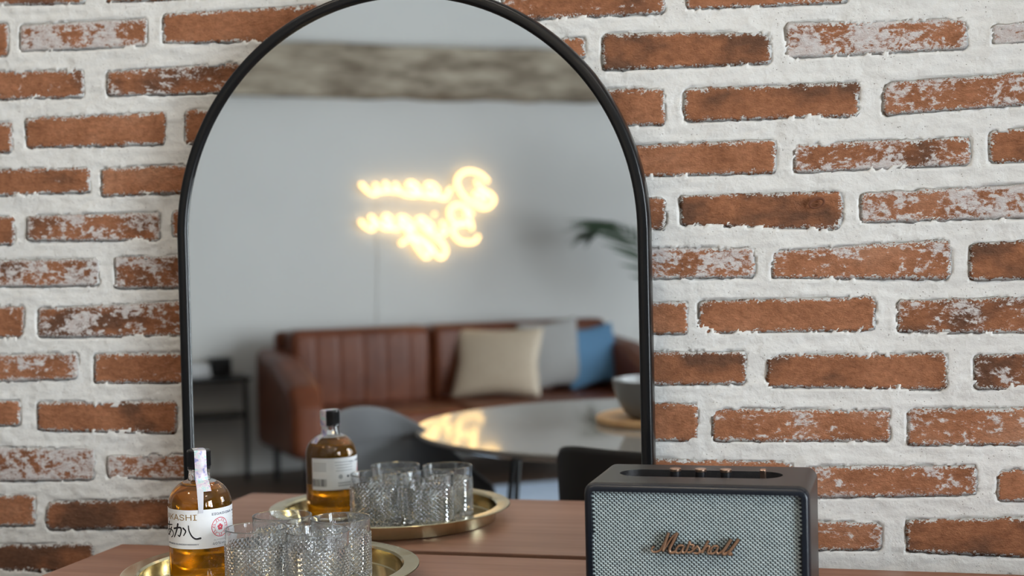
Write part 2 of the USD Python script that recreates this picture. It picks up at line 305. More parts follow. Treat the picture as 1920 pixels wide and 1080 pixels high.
# photo pixels of every brick: x0, x1, y of the corners tl tr bl br, limewash, tone, corner roundings
B = [
 (-60,160,-58,-62,12,8,.1,-.4), (198,480,-60,-66,6,-4,.1,0), (505,715,-62,-64,-2,-6,.3,0), (742,912,-60,-54,-2,0,.1,0), (940,1247,-42,-50,42,27,.5,-.2), (1285,1590,-52,-64,20,7,.35,0), (1632,1960,-76,-96,-4,-20,.3,0),
 (-200,16,52,42,118,107,.2,0), (36,278,46,33,99,89,.78,-.5), (305,600,26,8,83,80,.12,-.4), (1050,1098,70,70,112,110,.2,0), (1128,1447,62,60,135,121,.05,-1.0,{'tl':9,'tr':26}), (1472,1815,42,33,112,93,.72,.1), (1858,2170,46,18,84,70,.8,.1),
 (-130,158,134,130,192,184,.45,-.5), (200,470,134,115,182,176,.55,-.3), (1110,1248,166,165,238,236,.1,.2), (1281,1612,165,153,230,220,.15,-.6), (1654,1975,154,130,218,195,.6,.1,{'tl':22}),
 (-230,24,235,230,292,288,.1,.1), (48,312,221,209,279,273,.06,.2), (346,560,206,200,272,270,.35,0), (1120,1456,275,260,334,327,.08,.2), (1487,1820,270,255,326,311,.62,-.4), (1853,2170,245,215,308,295,.25,-.5),
 (-150,170,318,313,375,362,.28,-.2), (189,480,315,302,370,358,.06,.3), (1130,1250,372,370,434,433,.4,.1), (1274,1580,366,357,424,433,.08,-.3,{'br':16}), (1612,1950,361,343,420,409,.7,.3),
 (-230,27,404,404,463,461,.2,.2), (50,302,404,397,453,453,.62,-.3), (322,560,395,392,447,445,.5,0), (1130,1416,462,464,526,522,.72,.2), (1446,1784,470,447,523,526,.55,.5,{'tl':16}), (1816,2120,456,438,527,522,.2,-1.0),
 (-120,187,488,484,542,537,.72,-.9), (214,500,480,474,543,541,.65,-.6), (1120,1291,566,565,628,628,.15,.3), (1308,1643,563,554,627,622,.12,-.2,{'tr':18,'br':10}), (1680,2010,562,553,625,625,.55,-.2),
 (-230,46,575,573,637,634,.45,.1), (70,352,577,564,634,632,.62,-.4), (1120,1400,657,658,724,722,.12,-.6), (1437,1777,664,660,727,733,.1,-.2), (1824,2130,664,655,731,733,.5,-.9),
 (-140,148,665,661,722,712,.66,-.2,{'br':12}), (176,470,662,660,720,720,.42,-.3), (1120,1309,753,755,828,828,.08,.4,{'tl':10}), (1334,1671,764,768,829,829,.5,.5), (1700,2030,765,763,836,835,.55,.4),
 (-230,39,752,750,801,800,.1,.2,{'tr':10,'br':9}), (70,333,753,750,808,815,.06,-.1,{'tl':10,'br':9}), (1130,1490,856,866,930,930,.3,.2,{'tr':14}), (1505,1832,873,871,935,930,.55,.4), (1868,2180,880,870,941,938,.2,.5),
 (-120,179,836,840,906,901,.74,-.1), (200,470,853,848,897,903,.72,.3,{'tl':12,'bl':10}), (1250,1500,975,975,1035,1035,.2,0), (1520,1654,976,980,1034,1033,.5,.4,{'tr':14}), (1698,2010,974,966,1036,1050,.08,-.7),
 (-210,67,928,928,990,987,.15,.2,{'tr':9,'br':9}), (86,345,940,932,996,990,.04,-1.1,{'tl':22,'bl':18}),
 (-110,176,1022,1018,1071,1073,.04,-1.1), (215,480,1026,1020,1090,1086,.1,-.4), (1330,1640,1080,1078,1140,1140,.3,.2), (1676,2000,1078,1076,1142,1142,.3,.2),
 (-240,30,1100,1098,1160,1160,.3,0), (64,330,1102,1100,1164,1164,.3,0), (1500,1830,1186,1184,1246,1246,.3,0),
]
FLOATA, FLOAT, CONST = Sdf.ValueTypeNames.FloatArray, Sdf.ValueTypeNames.FloatArray, UsdGeom.Tokens.constant
def brick(tl, tr, bl, br, wash, tone, rc, seed):
    """One brick from the (x, z) of its corners, in metres: a rough face standing a little proud of the mortar, with worn arrises."""
    w = ((tr[0] - tl[0]) + (br[0] - bl[0])) / 2; h = ((tl[1] - bl[1]) + (tr[1] - br[1])) / 2; a, b = w / 2, h / 2
    nu, nv = max(10, int(w / .006)), max(8, int(h / .0055))
    s, t = np.meshgrid(np.linspace(-1, 1, nu), np.linspace(-1, 1, nv), indexing='ij')
    x, z = s * a, t * b; r = np.full(x.shape, .007)
    for key, val in (rc or {}).items():
        sx, sz = (1 if key[1] == 'r' else -1), (1 if key[0] == 't' else -1); r = np.where((s * sx > 0) & (t * sz > 0), min(val / 1400., b * .95), r)
    qx, qz = np.abs(x) - (a - r), np.abs(z) - (b - r); inc = (qx > 0) & (qz > 0); ln = np.hypot(qx, qz) + 1e-9; sc = np.maximum(qx, qz) / ln
    x = np.where(inc, np.sign(x) * (a - r + qx * sc), x); z = np.where(inc, np.sign(z) * (b - r + qz * sc), z)
    edge = np.where(inc, r - ln * sc, np.minimum(a - np.abs(x), b - np.abs(z))); edge = np.maximum(edge, 0)
    u, v = (x / a + 1) / 2, (z / b + 1) / 2                       # bend into the quad
    X = (1 - u) * ((1 - v) * bl[0] + v * tl[0]) + u * ((1 - v) * br[0] + v * tr[0]); Z = (1 - u) * ((1 - v) * bl[1] + v * tl[1]) + u * ((1 - v) * br[1] + v * tr[1])
    P = np.stack([X, np.zeros_like(X), Z], -1)
    near = np.clip(1 - edge / .01, 0, 1)
    X = X + (meshkit.fbm(P * 160 + seed, 3, 1) - .5) * .006 * near; Z = Z + (meshkit.fbm(P * 160 + seed + 50, 3, 2) - .5) * .006 * near
    big = meshkit.fbm(P * 28 + seed, 3, 4) - .5; fine = meshkit.fbm(P * 130 + seed, 3, 6) - .5
    Y = -.0012 + big * .0045 + fine * .0026 
    n = nu * nv; vert = np.stack([X, Y, Z], -1).reshape(-1, 3); f = grid_faces(nu, nv)
    idx = np.arange(n).reshape(nu, nv); rim = np.concatenate([idx[:, 0], idx[-1, 1:], idx[-2::-1, -1], idx[0, -2:0:-1]])
    back = vert[rim].copy(); back[:, 1] = .03; m = len(rim); ar = np.arange(m); nx = (ar + 1) % m
    side = np.vstack([np.stack([rim[ar], n + ar, rim[nx]], 1), np.stack([rim[nx], n + ar, n + nx], 1)])
    vv = np.vstack([vert, back]); ff = np.vstack([f, side]); mesh = trimesh.Trimesh(vv, ff, process=False)
    if mesh.face_normals[0][1] > 0: mesh = trimesh.Trimesh(vv, ff[:, ::-1], process=False)
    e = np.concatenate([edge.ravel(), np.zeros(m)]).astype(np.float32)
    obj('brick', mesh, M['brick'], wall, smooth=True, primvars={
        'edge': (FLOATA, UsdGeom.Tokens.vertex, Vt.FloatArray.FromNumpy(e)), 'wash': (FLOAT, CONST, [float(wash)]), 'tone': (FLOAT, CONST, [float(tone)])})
quads = []
for x0, x1, ytl, ytr, ybl, ybr, wash, tone, *rc in B:
    c = [on_y(p, 0.)[[0, 2]] for p in ((x0, ytl), (x1, ytr), (x0, ybl), (x1, ybr))]
    quads.append((*c, wash, tone, rc[0] if rc else None))
rest = []                                                       # the same bond goes on a little outside the frame
def row_of(q): return (q[0][1] + q[2][1] + q[1][1] + q[3][1]) / 4
for q in list(quads):
    for side in (-1, 1):
        i = 0 if side < 0 else 1
        xe = q[i][0]; zt, zb = q[i][1], q[i + 2][1]
        if (side < 0 and xe > -1.36) or (side > 0 and xe < .14): continue
        for k in range(2):
            x0 = xe + side * (.022 + k * .255); x1 = x0 + side * .232; zb2, zt2 = (zb + zt) / 2 - .0265, (zb + zt) / 2 + .0265
            lo, hi = min(x0, x1), max(x0, x1)
            rest.append(((lo, zt2), (hi, zt2), (lo, zb2), (hi, zb2), random.choice((.1, .1, .3, .6)), random.uniform(-.7, .5), None))
for k in range(5):                                              # courses above and below the frame
    for z in ((1.655 + .0738 * k,) if k < 3 else (.585 - .0738 * (k - 3),)):
        x = -2.0 + (k % 2) * .127
        while x < .8:
            rest.append(((x, z + .0265), (x + .232, z + .0265), (x, z - .0265), (x + .232, z - .0265), random.choice((.1, .1, .3, .6)), random.uniform(-.7, .5), None)); x += .255
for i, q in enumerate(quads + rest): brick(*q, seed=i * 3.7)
# the chip that stands out of one brick on the right
cc = on_y((1532, 381), -.004); cp = np.array([cc + [math.cos(a) * .0095, -.0035, math.sin(a) * .0062 + .002 * math.cos(a)] for a in np.linspace(0, 2 * PI, 25)[:-1]])
obj('chip', tube(cp, np.interp(np.sin(np.linspace(0, 2 * PI, 24)), [-1, 1], [.0012, .0021]), 8, closed=True), pm('scorched_clay', (.16, .06, .03), .9), wall, label='dark chip in a brick right of the mirror')
# mortar: one lumpy skin round all the bricks
gx = np.concatenate([np.linspace(LX, -1.8, 15)[:-1], np.arange(-1.8, .62, .0032), np.linspace(.62, RW, 12)]); gz = np.concatenate([np.linspace(0, .58, 6)[:-1], np.arange(.58, 1.72, .0032), np.linspace(1.73, H, 8)])
X, Z = np.meshgrid(gx, gz, indexing='ij'); P = np.stack([X, X * 0, Z], -1)
depth = np.full(X.shape, -.05)                                  # how far inside a brick each point of the mortar lies
for qi, (tl, tr, bl, br, _w, _t, rc) in enumerate(quads + rest):
    i0, i1 = np.searchsorted(gx, (min(tl[0], bl[0]) - .01, max(tr[0], br[0]) + .01)); j0, j1 = np.searchsorted(gz, (min(bl[1], br[1]) - .01, max(tl[1], tr[1]) + .01))
    if i1 - i0 < 2 or j1 - j0 < 2: continue
    xs, zz = X[i0:i1, j0:j1], Z[i0:i1, j0:j1]; u = np.clip((xs - tl[0]) / (tr[0] - tl[0]), 0, 1)
    d = np.minimum(np.minimum(xs - (tl[0] + bl[0]) / 2, (tr[0] + br[0]) / 2 - xs), np.minimum(tl[1] + u * (tr[1] - tl[1]) - zz, zz - bl[1] - u * (br[1] - bl[1]))); 
    hw_, hh_ = (tr[0] - tl[0] + br[0] - bl[0]) / 4, (tl[1] - bl[1] + tr[1] - br[1]) / 4; lx = xs - (tl[0] + tr[0] + bl[0] + br[0]) / 4; lz = zz - ((1 - u) * (tl[1] + bl[1]) + u * (tr[1] + br[1])) / 2
    rr = np.full(xs.shape, .006 + .006 * ((qi * .618) % 1))
    for key, val in (rc or {}).items(): rr = np.where((lx * (1 if key[1] == 'r' else -1) > 0) & (lz * (1 if key[0] == 't' else -1) > 0), min(val / 1300., hh_ * .95), rr)
    qx_, qz_ = np.abs(lx) - (hw_ - rr), np.abs(lz) - (hh_ - rr); d = np.where((qx_ > 0) & (qz_ > 0), np.minimum(d, rr - np.hypot(qx_, qz_)), d); depth[i0:i1, j0:j1] = np.maximum(depth[i0:i1, j0:j1], d)
rag = depth + (meshkit.fbm(P * 190, 4, 21) - .5) * .021 + (meshkit.fbm(P * 50, 3, 22) - .5) * .018 + (meshkit.fbm(P * 15, 2, 23) - .5) * .019
Y = -.0009 + (meshkit.fbm(P * np.array([9, 1, 16]), 3, 11) - .5) * .005 + (meshkit.fbm(P * 60, 4, 12) - .5) * .0032 + (meshkit.fbm(P * np.array([40, 1, 150]), 3, 13) - .5) * .0022
dense = np.clip(np.minimum(np.minimum(X + 1.82, .64 - X), np.minimum(Z - .56, 1.74 - Z)) / .03, 0, 1); Y = -.0005 + (Y + .0005) * dense
Y = Y + .008 * np.clip(np.minimum(rag + .0012, depth * 1.4 - .0002) / .0024, 0, 1) - .0004 * np.exp(-((rag + .004) / .006) ** 2)
mo = trimesh.Trimesh(np.stack([X, Y, Z], -1).reshape(-1, 3), grid_faces(len(gx), len(gz)), process=False)
if mo.face_normals[0][1] > 0: mo.invert()
obj('mortar', mo, M['mortar'], wall, smooth=True, label='thick white mortar between the bricks')
obj('backing', bx(LX - .2, RW + .25, .02, .25, 0, H), M['plaster'], wall, smooth=False)

# ------------------------------------------------------------------ mirror
MX, AZ, RI, HW = -.6877, 1.2022, .3353, .0092
mir = thing('arched_mirror', 'tall arched mirror with a slim black metal frame standing between table and brick wall', 'mirror', (MX, -.047, 0))
def arch(R, zb, n=72):
    a = np.linspace(0, PI, n); return np.vstack([[(R, zb)], np.stack([R * np.cos(a), (AZ) + R * np.sin(a)], 1), [(-R, zb)]])
pane = Polygon(arch(RI + .004, .012)); pn = extrude(pane, .004); pn.apply_transform(trimesh.transformations.rotation_matrix(PI / 2, (1, 0, 0))); pn.apply_translation((0, -.004, 0))
obj('mirror_glass', pn, M['mirror'], mir, smooth=20)
path = arch(RI + HW, HW, 96); nrm = np.zeros_like(path)
for i in range(len(path)):
    d1 = path[i] - path[i - 1]; d2 = path[(i + 1) % len(path)] - path[i]; n1 = np.array([d1[1], -d1[0]]) / np.linalg.norm(d1); n2 = np.array([d2[1], -d2[0]]) / np.linalg.norm(d2)
    b = n1 + n2; nrm[i] = b / (b @ b) * 2
ang = np.arange(24) * 2 * PI / 24; sq = lambda v: np.sign(v) * np.abs(v) ** .62
prof = np.stack([HW * sq(np.cos(ang)), .0145 * sq(np.sin(ang))], 1)
V = np.array([[(p[0] + n[0] * u, w, p[1] + n[1] * u) for u, w in prof] for p, n in zip(path, nrm)]).reshape(-1, 3); k = len(prof); n_ = len(path)
F = np.array([(i * k + j, ((i + 1) % n_) * k + j, ((i + 1) % n_) * k + (j + 1) % k, i * k + (j + 1) % k) for i in range(n_) for j in range(k)])
fm = trimesh.Trimesh(V, np.vstack([F[:, [0, 1, 2]], F[:, [0, 2, 3]]]), process=False); trimesh.repair.fix_normals(fm)
obj('frame', fm, M['black'], mir, smooth=40); obj('back_panel', mv(extrude(pane, .006), (0, 0, 0)).apply_transform(trimesh.transformations.rotation_matrix(PI / 2, (1, 0, 0))).apply_translation((0, .010, 0)), M['black'], mir, smooth=20)

# ------------------------------------------------------------------ console table
T0, TD, TL, TR, TZ = -.0667, .4347, -1.1407, .66, .75
tab = thing('console_table', 'walnut console table pushed in front of the mirror and brick wall', 'table', ((TL + TR) / 2, T0 - TD / 2, 0))
hw, hd = (TR - TL) / 2, TD / 2
obj('tabletop', rbox(-hw, hw, -hd, hd, TZ - .026, TZ, .0022, 12), M['wood'], tab)
obj('body', bx(-hw + .03, hw - .03, -hd + .025, hd - .01, .22, TZ - .0255), M['wood'], tab, smooth=False)
for k in range(3):
    w = (2 * hw - .08) / 3; x0 = -hw + .04 + k * w
    d = obj('door', rbox(x0 + .004, x0 + w - .004, -hd + .006, -hd + .026, .235, TZ - .045, .003, 8), M['wood'], tab)
for sx in (-1, 1):
    for sy in (-1, 1): obj('leg', mv(trimesh.creation.cylinder(.014, .225), (sx * (hw - .1), sy * (hd - .07), .1125)), M['black'], tab)

# ------------------------------------------------------------------ brass tray
TRX, TRY = -.7999, -.2845
tray = thing('serving_tray', 'round polished brass tray with a wide flat rim holding bottle and tumblers', 'tray', (TRX, TRY, TZ))
prof = [(0, 0), (.166, 0), (.1685, .0015), (.1705, .020), (.1722, .0225), (.1895, .0235), (.1912, .0228), (.1918, .0236), (.1912, .0246), (.1895, .0250), (.1715, .0242), (.1690, .0215), (.1670, .0028), (.1655, .0014), (0, .0014)]
obj('dish', lathe(prof, 160), M['brass'], tray, smooth=35)

# ------------------------------------------------------------------ whisky bottle
BX, BY, BR = -.8991, -.2852, .0411; BZ = TZ + .0016
bot = thing('whisky_bottle', 'round glass bottle of amber whisky with white label and black cap', 'bottle', (BX, BY, BZ))
def shoulder(r, zb, zt, rn, zn, n=14):
    out = []
    for a in np.linspace(0, PI / 2 * .93, n): out.append((r * math.cos(a) ** .92 if a < PI / 2 else 0, zb + (zt - zb) * math.sin(a)))
    return [(max(x, rn), z) for x, z in out if x > rn + .0008] + [(rn, zn)]
outer = [(0, .002), (.030, .0), (.0385, .0008), (.0405, .0035), (BR, .008)] + shoulder(BR, .103, .1375, .0138, .141) + [(.0134, .146), (.0136, .1475), (.0146, .148), (.0146, .1505), (.0132, .151), (.0130, .168), (.0118, .1685)]
inner = [(.0095, .1685), (.0100, .146), (.0105, .1395)] + shoulder(BR - .0026, .103, .1350, .0106, .1375)[::-1][1:] + [(BR - .0026, .010), (.0370, .0065), (.028, .0055), (0, .0075)]
obj('glass_body', lathe(outer + inner, 96), M['bottle_glass'], bot, smooth=40)
liq = [(0, .0073)] + [(.028, .0053), (.0371, .0063), (BR - .0025, .0098)] + [(r + .0001, z) for r, z in shoulder(BR - .0026, .103, .1350, .0106, .1375) if z < .1300] + [(.0255, .1305), (0, .1305)]
obj('whisky', lathe(liq, 96), M['whisky'], bot, smooth=40)
cap = [(0, .1495), (.0146, .1495), (.0150, .1502), (.0150, .1732), (.0142, .1742), (0, .1742)]
cp = cat_([lathe(cap, 72)] + [mv(bx(-.0004, .0004, -.0004, .0004, .153, .172), (.0151 * math.cos(a), .0151 * math.sin(a), 0)) for a in np.arange(60) * 2 * PI / 60])
obj('cap', cp, M['cap'], bot, smooth=30)
FACE = math.atan2(CAM[1] - BY, CAM[0] - BX)                      # azimuth that faces the camera
def on_bottle(uv, R=BR):
    """Label coordinates (angle from the camera-facing line to the right, height) of the bottle point under a pixel."""
    d = ray(uv); o = CAM[:2] - np.array([BX, BY]); a = d[:2] @ d[:2]; b = 2 * o @ d[:2]; c = o @ o - R * R; disc = max(b * b - 4 * a * c, 0)
    t = (-b - math.sqrt(disc)) / (2 * a); p = o + t * d[:2]; return math.atan2(p[1], p[0]) - FACE, CAM[2] + t * d[2] - BZ
def bend(m, R):
    """A flat mesh (s along the label, z up in y, thickness in z) wrapped round the bottle."""
    m = tm(m).copy(); v = m.vertices; phi = v[:, 0] / BR + FACE; r = R + v[:, 2]
    return trimesh.Trimesh(np.stack([r * np.cos(phi), r * np.sin(phi), v[:, 1]], 1), m.faces, process=False)
lz1 = on_bottle((372, 956.5))[1]; lz0 = on_bottle((364, 1030))[1]
a1 = math.radians(115) - FACE; a0 = a1 - math.radians(282)
ss = np.linspace(a0 * BR, a1 * BR, 150)
def strip(ss, zz0, zz1, r0, r1):
    k = len(ss); v = np.vstack([np.stack([ss, np.full(k, z), np.full(k, t)], 1) for z, t in ((zz0, r1), (zz1, r1), (zz1, r0), (zz0, r0))])
    F = []
    for j in range(4):
        for i in range(k - 1):
            p, q = j * k + i, ((j + 1) % 4) * k + i; F += [(p, p + 1, q + 1), (p, q + 1, q)]
    m = trimesh.Trimesh(v, np.array(F), process=False); return m
lab = bend(strip(ss, lz0, lz1, .0001, .00035), BR); trimesh.repair.fix_normals(lab)
label = obj('label', lab, M['paper'], bot, smooth=40, label='white paper label')
def ink(poly, mname, name):
    m = extrude(poly, .0002); m = m.subdivide_to_size(.003) if len(m.faces) < 4000 else m
    return obj(name, bend(mv(m, (0, 0, .0003)), BR), M[mname], label, smooth=False)
def stroke(pts, w0, w1=None):
    """A brush stroke along (s, z) points, width from w0 to w1."""
    p = spline(pts, 5); w = np.linspace(w0, w1 if w1 is not None else w0, len(p)); return unary_union([LineString(p[i:i + 2]).buffer((w[i] + w[i + 1]) / 4, 4) for i in range(len(p) - 1)])
def text_poly(t, h, s0, s1, z, bold=False):
    m = meshkit.text_mesh(t, h, .0002, bold); b = m.bounds; m.apply_translation((-b[0][0], -b[0][1], 0)); w = b[1][0] - b[0][0]
    m.apply_scale([(s1 - s0) / w, h / (b[1][1] - b[0][1]), 1]); m.apply_translation((s0, z, .0003)); return m
def text(t, h, s0, s1, z, mname, bold=False):
    m = text_poly(t, h, s0, s1, z, bold).subdivide_to_size(.004); return obj('lettering', bend(m, BR), M[mname], label, smooth=False)
def S(x, y): a, z = on_bottle((300 + x / 4.155, 820 + y / 4.155)); return a * BR, z
z_ak = S(240, 650)[1]
text('AKASHI', .0078, S(240, 650)[0] - .0445, S(287, 650)[0], z_ak, 'gold_ink')
z_k = S(240, 740)[1]; mm = .001
ka = [[(-29, 4), (-22, 5.2), (-24, 1), (-27, -7)], [(-23.5, 8), (-25, 1), (-29, -6)], [(-19.5, 5), (-17.5, 2), (-18, -1.5)]]
kana = [stroke([(S(222, 690)[0], S(222, 690)[1]), S(228, 730), S(250, 772), S(280, 792), S(316, 786)], .0013, .0024)]
sh = S(222, 690)[0] - .0015
for pts, w in (([(-12, 3.5), (-6, 5.2), (-5, 1.5), (-6.5, -5), (-8, -4)], 1.4), ([(-8, 9), (-9.5, 1), (-12, -6.5)], 1.6), ([(-3.2, 4.6), (-1.2, 1), (-3, -4)], 1.3)):
    kana.append(stroke([(sh - .0125 + (x + 7) * 1.75 * mm, z_k + z * mm * 1.1) for x, z in pts], w * mm * 1.7, w * mm * 1.0))
for pts, w in (([(-26, 6), (-22, 6.4), (-16.5, 7.5)], 1.4), ([(-21.5, 10), (-22, 3), (-21, -6)], 1.3), ([(-17.5, 4), (-20, -2), (-24, -6), (-26, -3.5), (-23.5, .5), (-18, 1.5), (-15, -2), (-16, -6), (-18, -7.5)], 1.2)):
    kana.append(stroke([(sh - .034 + (x + 21) * 1.75 * mm, z_k + z * mm * 1.1) for x, z in pts], w * mm * 1.7, w * mm * 1.0))
for kp in kana: ink(kp, 'ink', 'brush_writing')
text('JAPANESE BLENDED WHISKY', .0021, S(300, 843)[0] - .052, S(305, 843)[0], S(240, 843)[1], 'navy_ink', True)
text('EIGASHIMA', .0032, S(404, 612)[0], S(404, 612)[0] + .034, S(430, 606)[1], 'navy_ink', True)
text('SHUZO', .0021, S(404, 612)[0] + .038, S(404, 612)[0] + .049, S(430, 606)[1], 'navy_ink', True)
cs, cz = S(468, 695)
ink(Point(cs, cz).buffer(.0126, 24).difference(Point(cs, cz).buffer(.0117, 24)), 'red_ink', 'stamp_ring')
ink(Point(cs, cz).buffer(.0082, 24).difference(Point(cs, cz).buffer(.0078, 24)), 'red_ink', 'stamp_ring')
ink(unary_union([Point(cs + .0024 * math.cos(a), cz + .0024 * math.sin(a)).buffer(.0019, 6) for a in np.arange(5) * 2 * PI / 5 + .3]).difference(Point(cs, cz).buffer(.0009, 6)), 'red_ink', 'stamp_flower')
ink(unary_union([LineString([(cs + .0088 * math.cos(a), cz + .0088 * math.sin(a)), (cs + .0110 * math.cos(a + .12 * (-1) ** i), cz + .0110 * math.sin(a + .12 * (-1) ** i))]).buffer(.0004) for i, a in enumerate(np.arange(14) * 2 * PI / 14)]), 'red_ink', 'stamp_characters')
text('ALCOHOL', .0020, S(418, 800)[0], S(418, 800)[0] + .018, S(440, 803)[1], 'grey_ink'); text('40%vol', .0034, S(410, 830)[0], S(410, 830)[0] + .021, S(440, 834)[1], 'navy_ink')
# the back of the label, which only the mirror shows
def back_s(phi_v): return (math.radians(-math.degrees(math.atan2(2 * MIRROR_Y - BY - CAM[1], BX)) if 0 else 0) + (math.atan2(-(CAM[1] - (2 * MIRROR_Y - BY)), CAM[0] - BX) - phi_v) - FACE) * BR
mid = (lz0 + lz1) / 2
bars = []; s = back_s(-.82); e = back_s(-.20); lo, hi = min(s, e), max(s, e); x = lo
while x < hi - .001:
    w = random.choice((.0005, .0005, .0009, .0013)); bars.append(sbox(x, lz0 + .0055, x + w, lz0 + .0175)); x += w + random.choice((.0005, .0008, .0011))
ink(unary_union(bars), 'ink', 'barcode')
for i in range(5): ink(sbox(lo, lz1 - .0085 - i * .0030, hi - random.random() * .003, lz1 - .0085 - i * .0030 + .0011), 'grey_ink', 'small_print')
s2, e2 = sorted((back_s(.10), back_s(.95)))
for i in range(4): ink(sbox(s2 + random.random() * .004, lz1 - .0075 - i * .0045, e2 - random.random() * .006, lz1 - .0075 - i * .0045 + .0013), 'grey_ink', 'small_print')
ink(Point((s2 * .3 + e2 * .7), lz0 + .0205).buffer(.0036, 12), 'grey_ink', 'recycling_mark'); ink(Point((s2 * .68 + e2 * .32), lz0 + .0205).buffer(.0020, 10), 'ink', 'warning_mark')
for i in range(2): ink(sbox(s2 + .004, lz0 + .0055 + i * .004, e2 - .006, lz0 + .0075 + i * .004), 'grey_ink', 'small_print')
# tax strip over the cap, down both sides of the neck
def profile_out(z):                                             # bottle radius at height z
    o = np.array(outer[4:]); return float(np.interp(z, o[:, 1], o[:, 0]))
def ribbon(path, width, az, twist=0.):
    """path: (r, z) points in the plane of azimuth az; a thin band of the given width across it."""
    p = np.asarray(path, float); e = np.array([math.cos(az), math.sin(az), 0]); w = np.array([-math.sin(az), math.cos(az), 0]); width = np.broadcast_to(width, (len(p),)); off = np.linspace(0, twist, len(p))
    t = np.gradient(p, axis=0); t /= np.linalg.norm(t, axis=1, keepdims=True); nn = np.stack([-t[:, 1], t[:, 0]], 1); V = []
    for i in range(len(p)):
        for sw in (-.5, -.17, .17, .5):
            rr = p[i, 0]; side = width[i] * sw + off[i]; drop = 0 if abs(p[i, 0]) < 1e-4 else rr - math.sqrt(max(rr * rr - side * side, .25 * rr * rr))
            V.append(e * (rr - (drop * min(1, abs(rr) / .012))) + w * side + np.array([0, 0, p[i, 1]]))
    V = np.array(V); F = grid_faces(len(p), 4); n = len(V); th = np.repeat(nn, 4, 0) * .0002; V2 = V + e * th[:, :1] + np.array([0, 0, 1.]) * th[:, 1:]
    b = np.arange(n).reshape(len(p), 4); rim = np.concatenate([b[:, 0], b[-1, 1:], b[-2::-1, -1], b[0, -2:0:-1]]); m = len(rim); ar = np.arange(m); nx = (ar + 1) % m
    F = np.vstack([F[:, ::-1], F + n, np.stack([rim[ar], rim[nx], n + rim[ar]], 1), np.stack([rim[nx], n + rim[nx], n + rim[ar]], 1)]); mesh = trimesh.Trimesh(np.vstack([V, V2]), F, process=False); trimesh.repair.fix_normals(mesh); return mesh
zs_ = np.linspace(.150, .1235, 12); side_path = [(profile_out(z) + .0006 if z < .148 else .0155, z) for z in zs_]
FS = FACE + .10
front = [(0.0, .1748), (.006, .1748), (.012, .1748), (.0148, .1744), (.0157, .1730), (.0157, .1640), (.0157, .1560), (.0157, .1505)] + side_path[1:]
obj('tax_strip', ribbon(front, np.concatenate([np.full(8, .0155), np.linspace(.0155, .0185, len(front) - 8)]), FS, .0025), M['seal'], bot, smooth=50, label='pale hologram tax strip over the cap')
obj('tax_strip', ribbon(front, .0155, FS + PI), M['seal'], bot, smooth=50)
za = np.linspace(.1265, lz1 - .004, 10); obj('tape', ribbon([(profile_out(z) + .0010, z) for z in za], np.linspace(.0085, .0060, 10), FACE + .02), M['tape'], bot, smooth=50, label='narrow white tape running down to the label')

# ------------------------------------------------------------------ cut-glass tumblers
GH, GR = .0815, .0402
def tumbler():
    n, rows = 64, 17; zr = np.linspace(.006, .0605, rows); a = np.arange(n) * 2 * PI / n
    loops = [[(.036, 0.0)] * n, [(.0375, .0012)] * n]
    for j, z in enumerate(zr): loops.append([(GR + .0004 if (i + j) % 2 == 0 else GR - .0016, z) for i in range(n)])
    for r, z in ((GR - .0014, .0632), (GR - .0012, .0700), (GR - .0009, .0770), (GR - .0006, .0805), (GR - .0012, .0814), (GR - .0022, .0815), (GR - .0030, .0808), (GR - .0034, .0770), (GR - .0040, .0600), (GR - .0050, .0300), (GR - .0060, .0130), (GR - .010, .0100), (.015, .0088)): loops.append([(r, z)] * n)
    V = [(r * math.cos(a[i]), r * math.sin(a[i]), z) for l in loops for i, (r, z) in enumerate(l)]; F = []; k = len(loops)
    for j in range(k - 1):
        for i in range(n):
            i2 = (i + 1) % n; p, q, r_, s_ = j * n + i, j * n + i2, (j + 1) * n + i2, (j + 1) * n + i
            if 2 <= j < 1 + rows and (i + j) % 2 == 1: F += [(p, q, s_), (q, r_, s_)] if False else [(p, q, r_), (p, r_, s_)]
            else: F += [(p, q, s_), (q, r_, s_)]
    V += [(0, 0, 0), (0, 0, .0086)]; c0, c1 = len(V) - 2, len(V) - 1
    for i in range(n):
        i2 = (i + 1) % n; F += [(c0, i2, i), (c1, (k - 1) * n + i, (k - 1) * n + i2)]
    m = trimesh.Trimesh(np.array(V), np.array(F), process=False); trimesh.repair.fix_normals(m); return m
GZ = TZ + .0016
spots = [(-.8032, -.3221, 'cut-glass tumbler nearest the whisky bottle at the front of the tray'), (-.8055, -.2345, 'cut-glass tumbler at the back of the tray, just right of the bottle'),
         (-.7164, -.3277, 'cut-glass tumbler at the front of the tray, farther from the bottle'), (-.7204, -.2407, 'cut-glass tumbler at the back right of the tray, by the bare brass')]
g0 = thing('tumbler', spots[0][2], 'glass', (*spots[0][:2], GZ), 'cut-glass tumblers on the brass tray')
obj('cut_glass', tumbler(), M['glass'], g0, smooth=7)
for x, y, lb in spots[1:]: dup(g0, (x, y, GZ), lb)

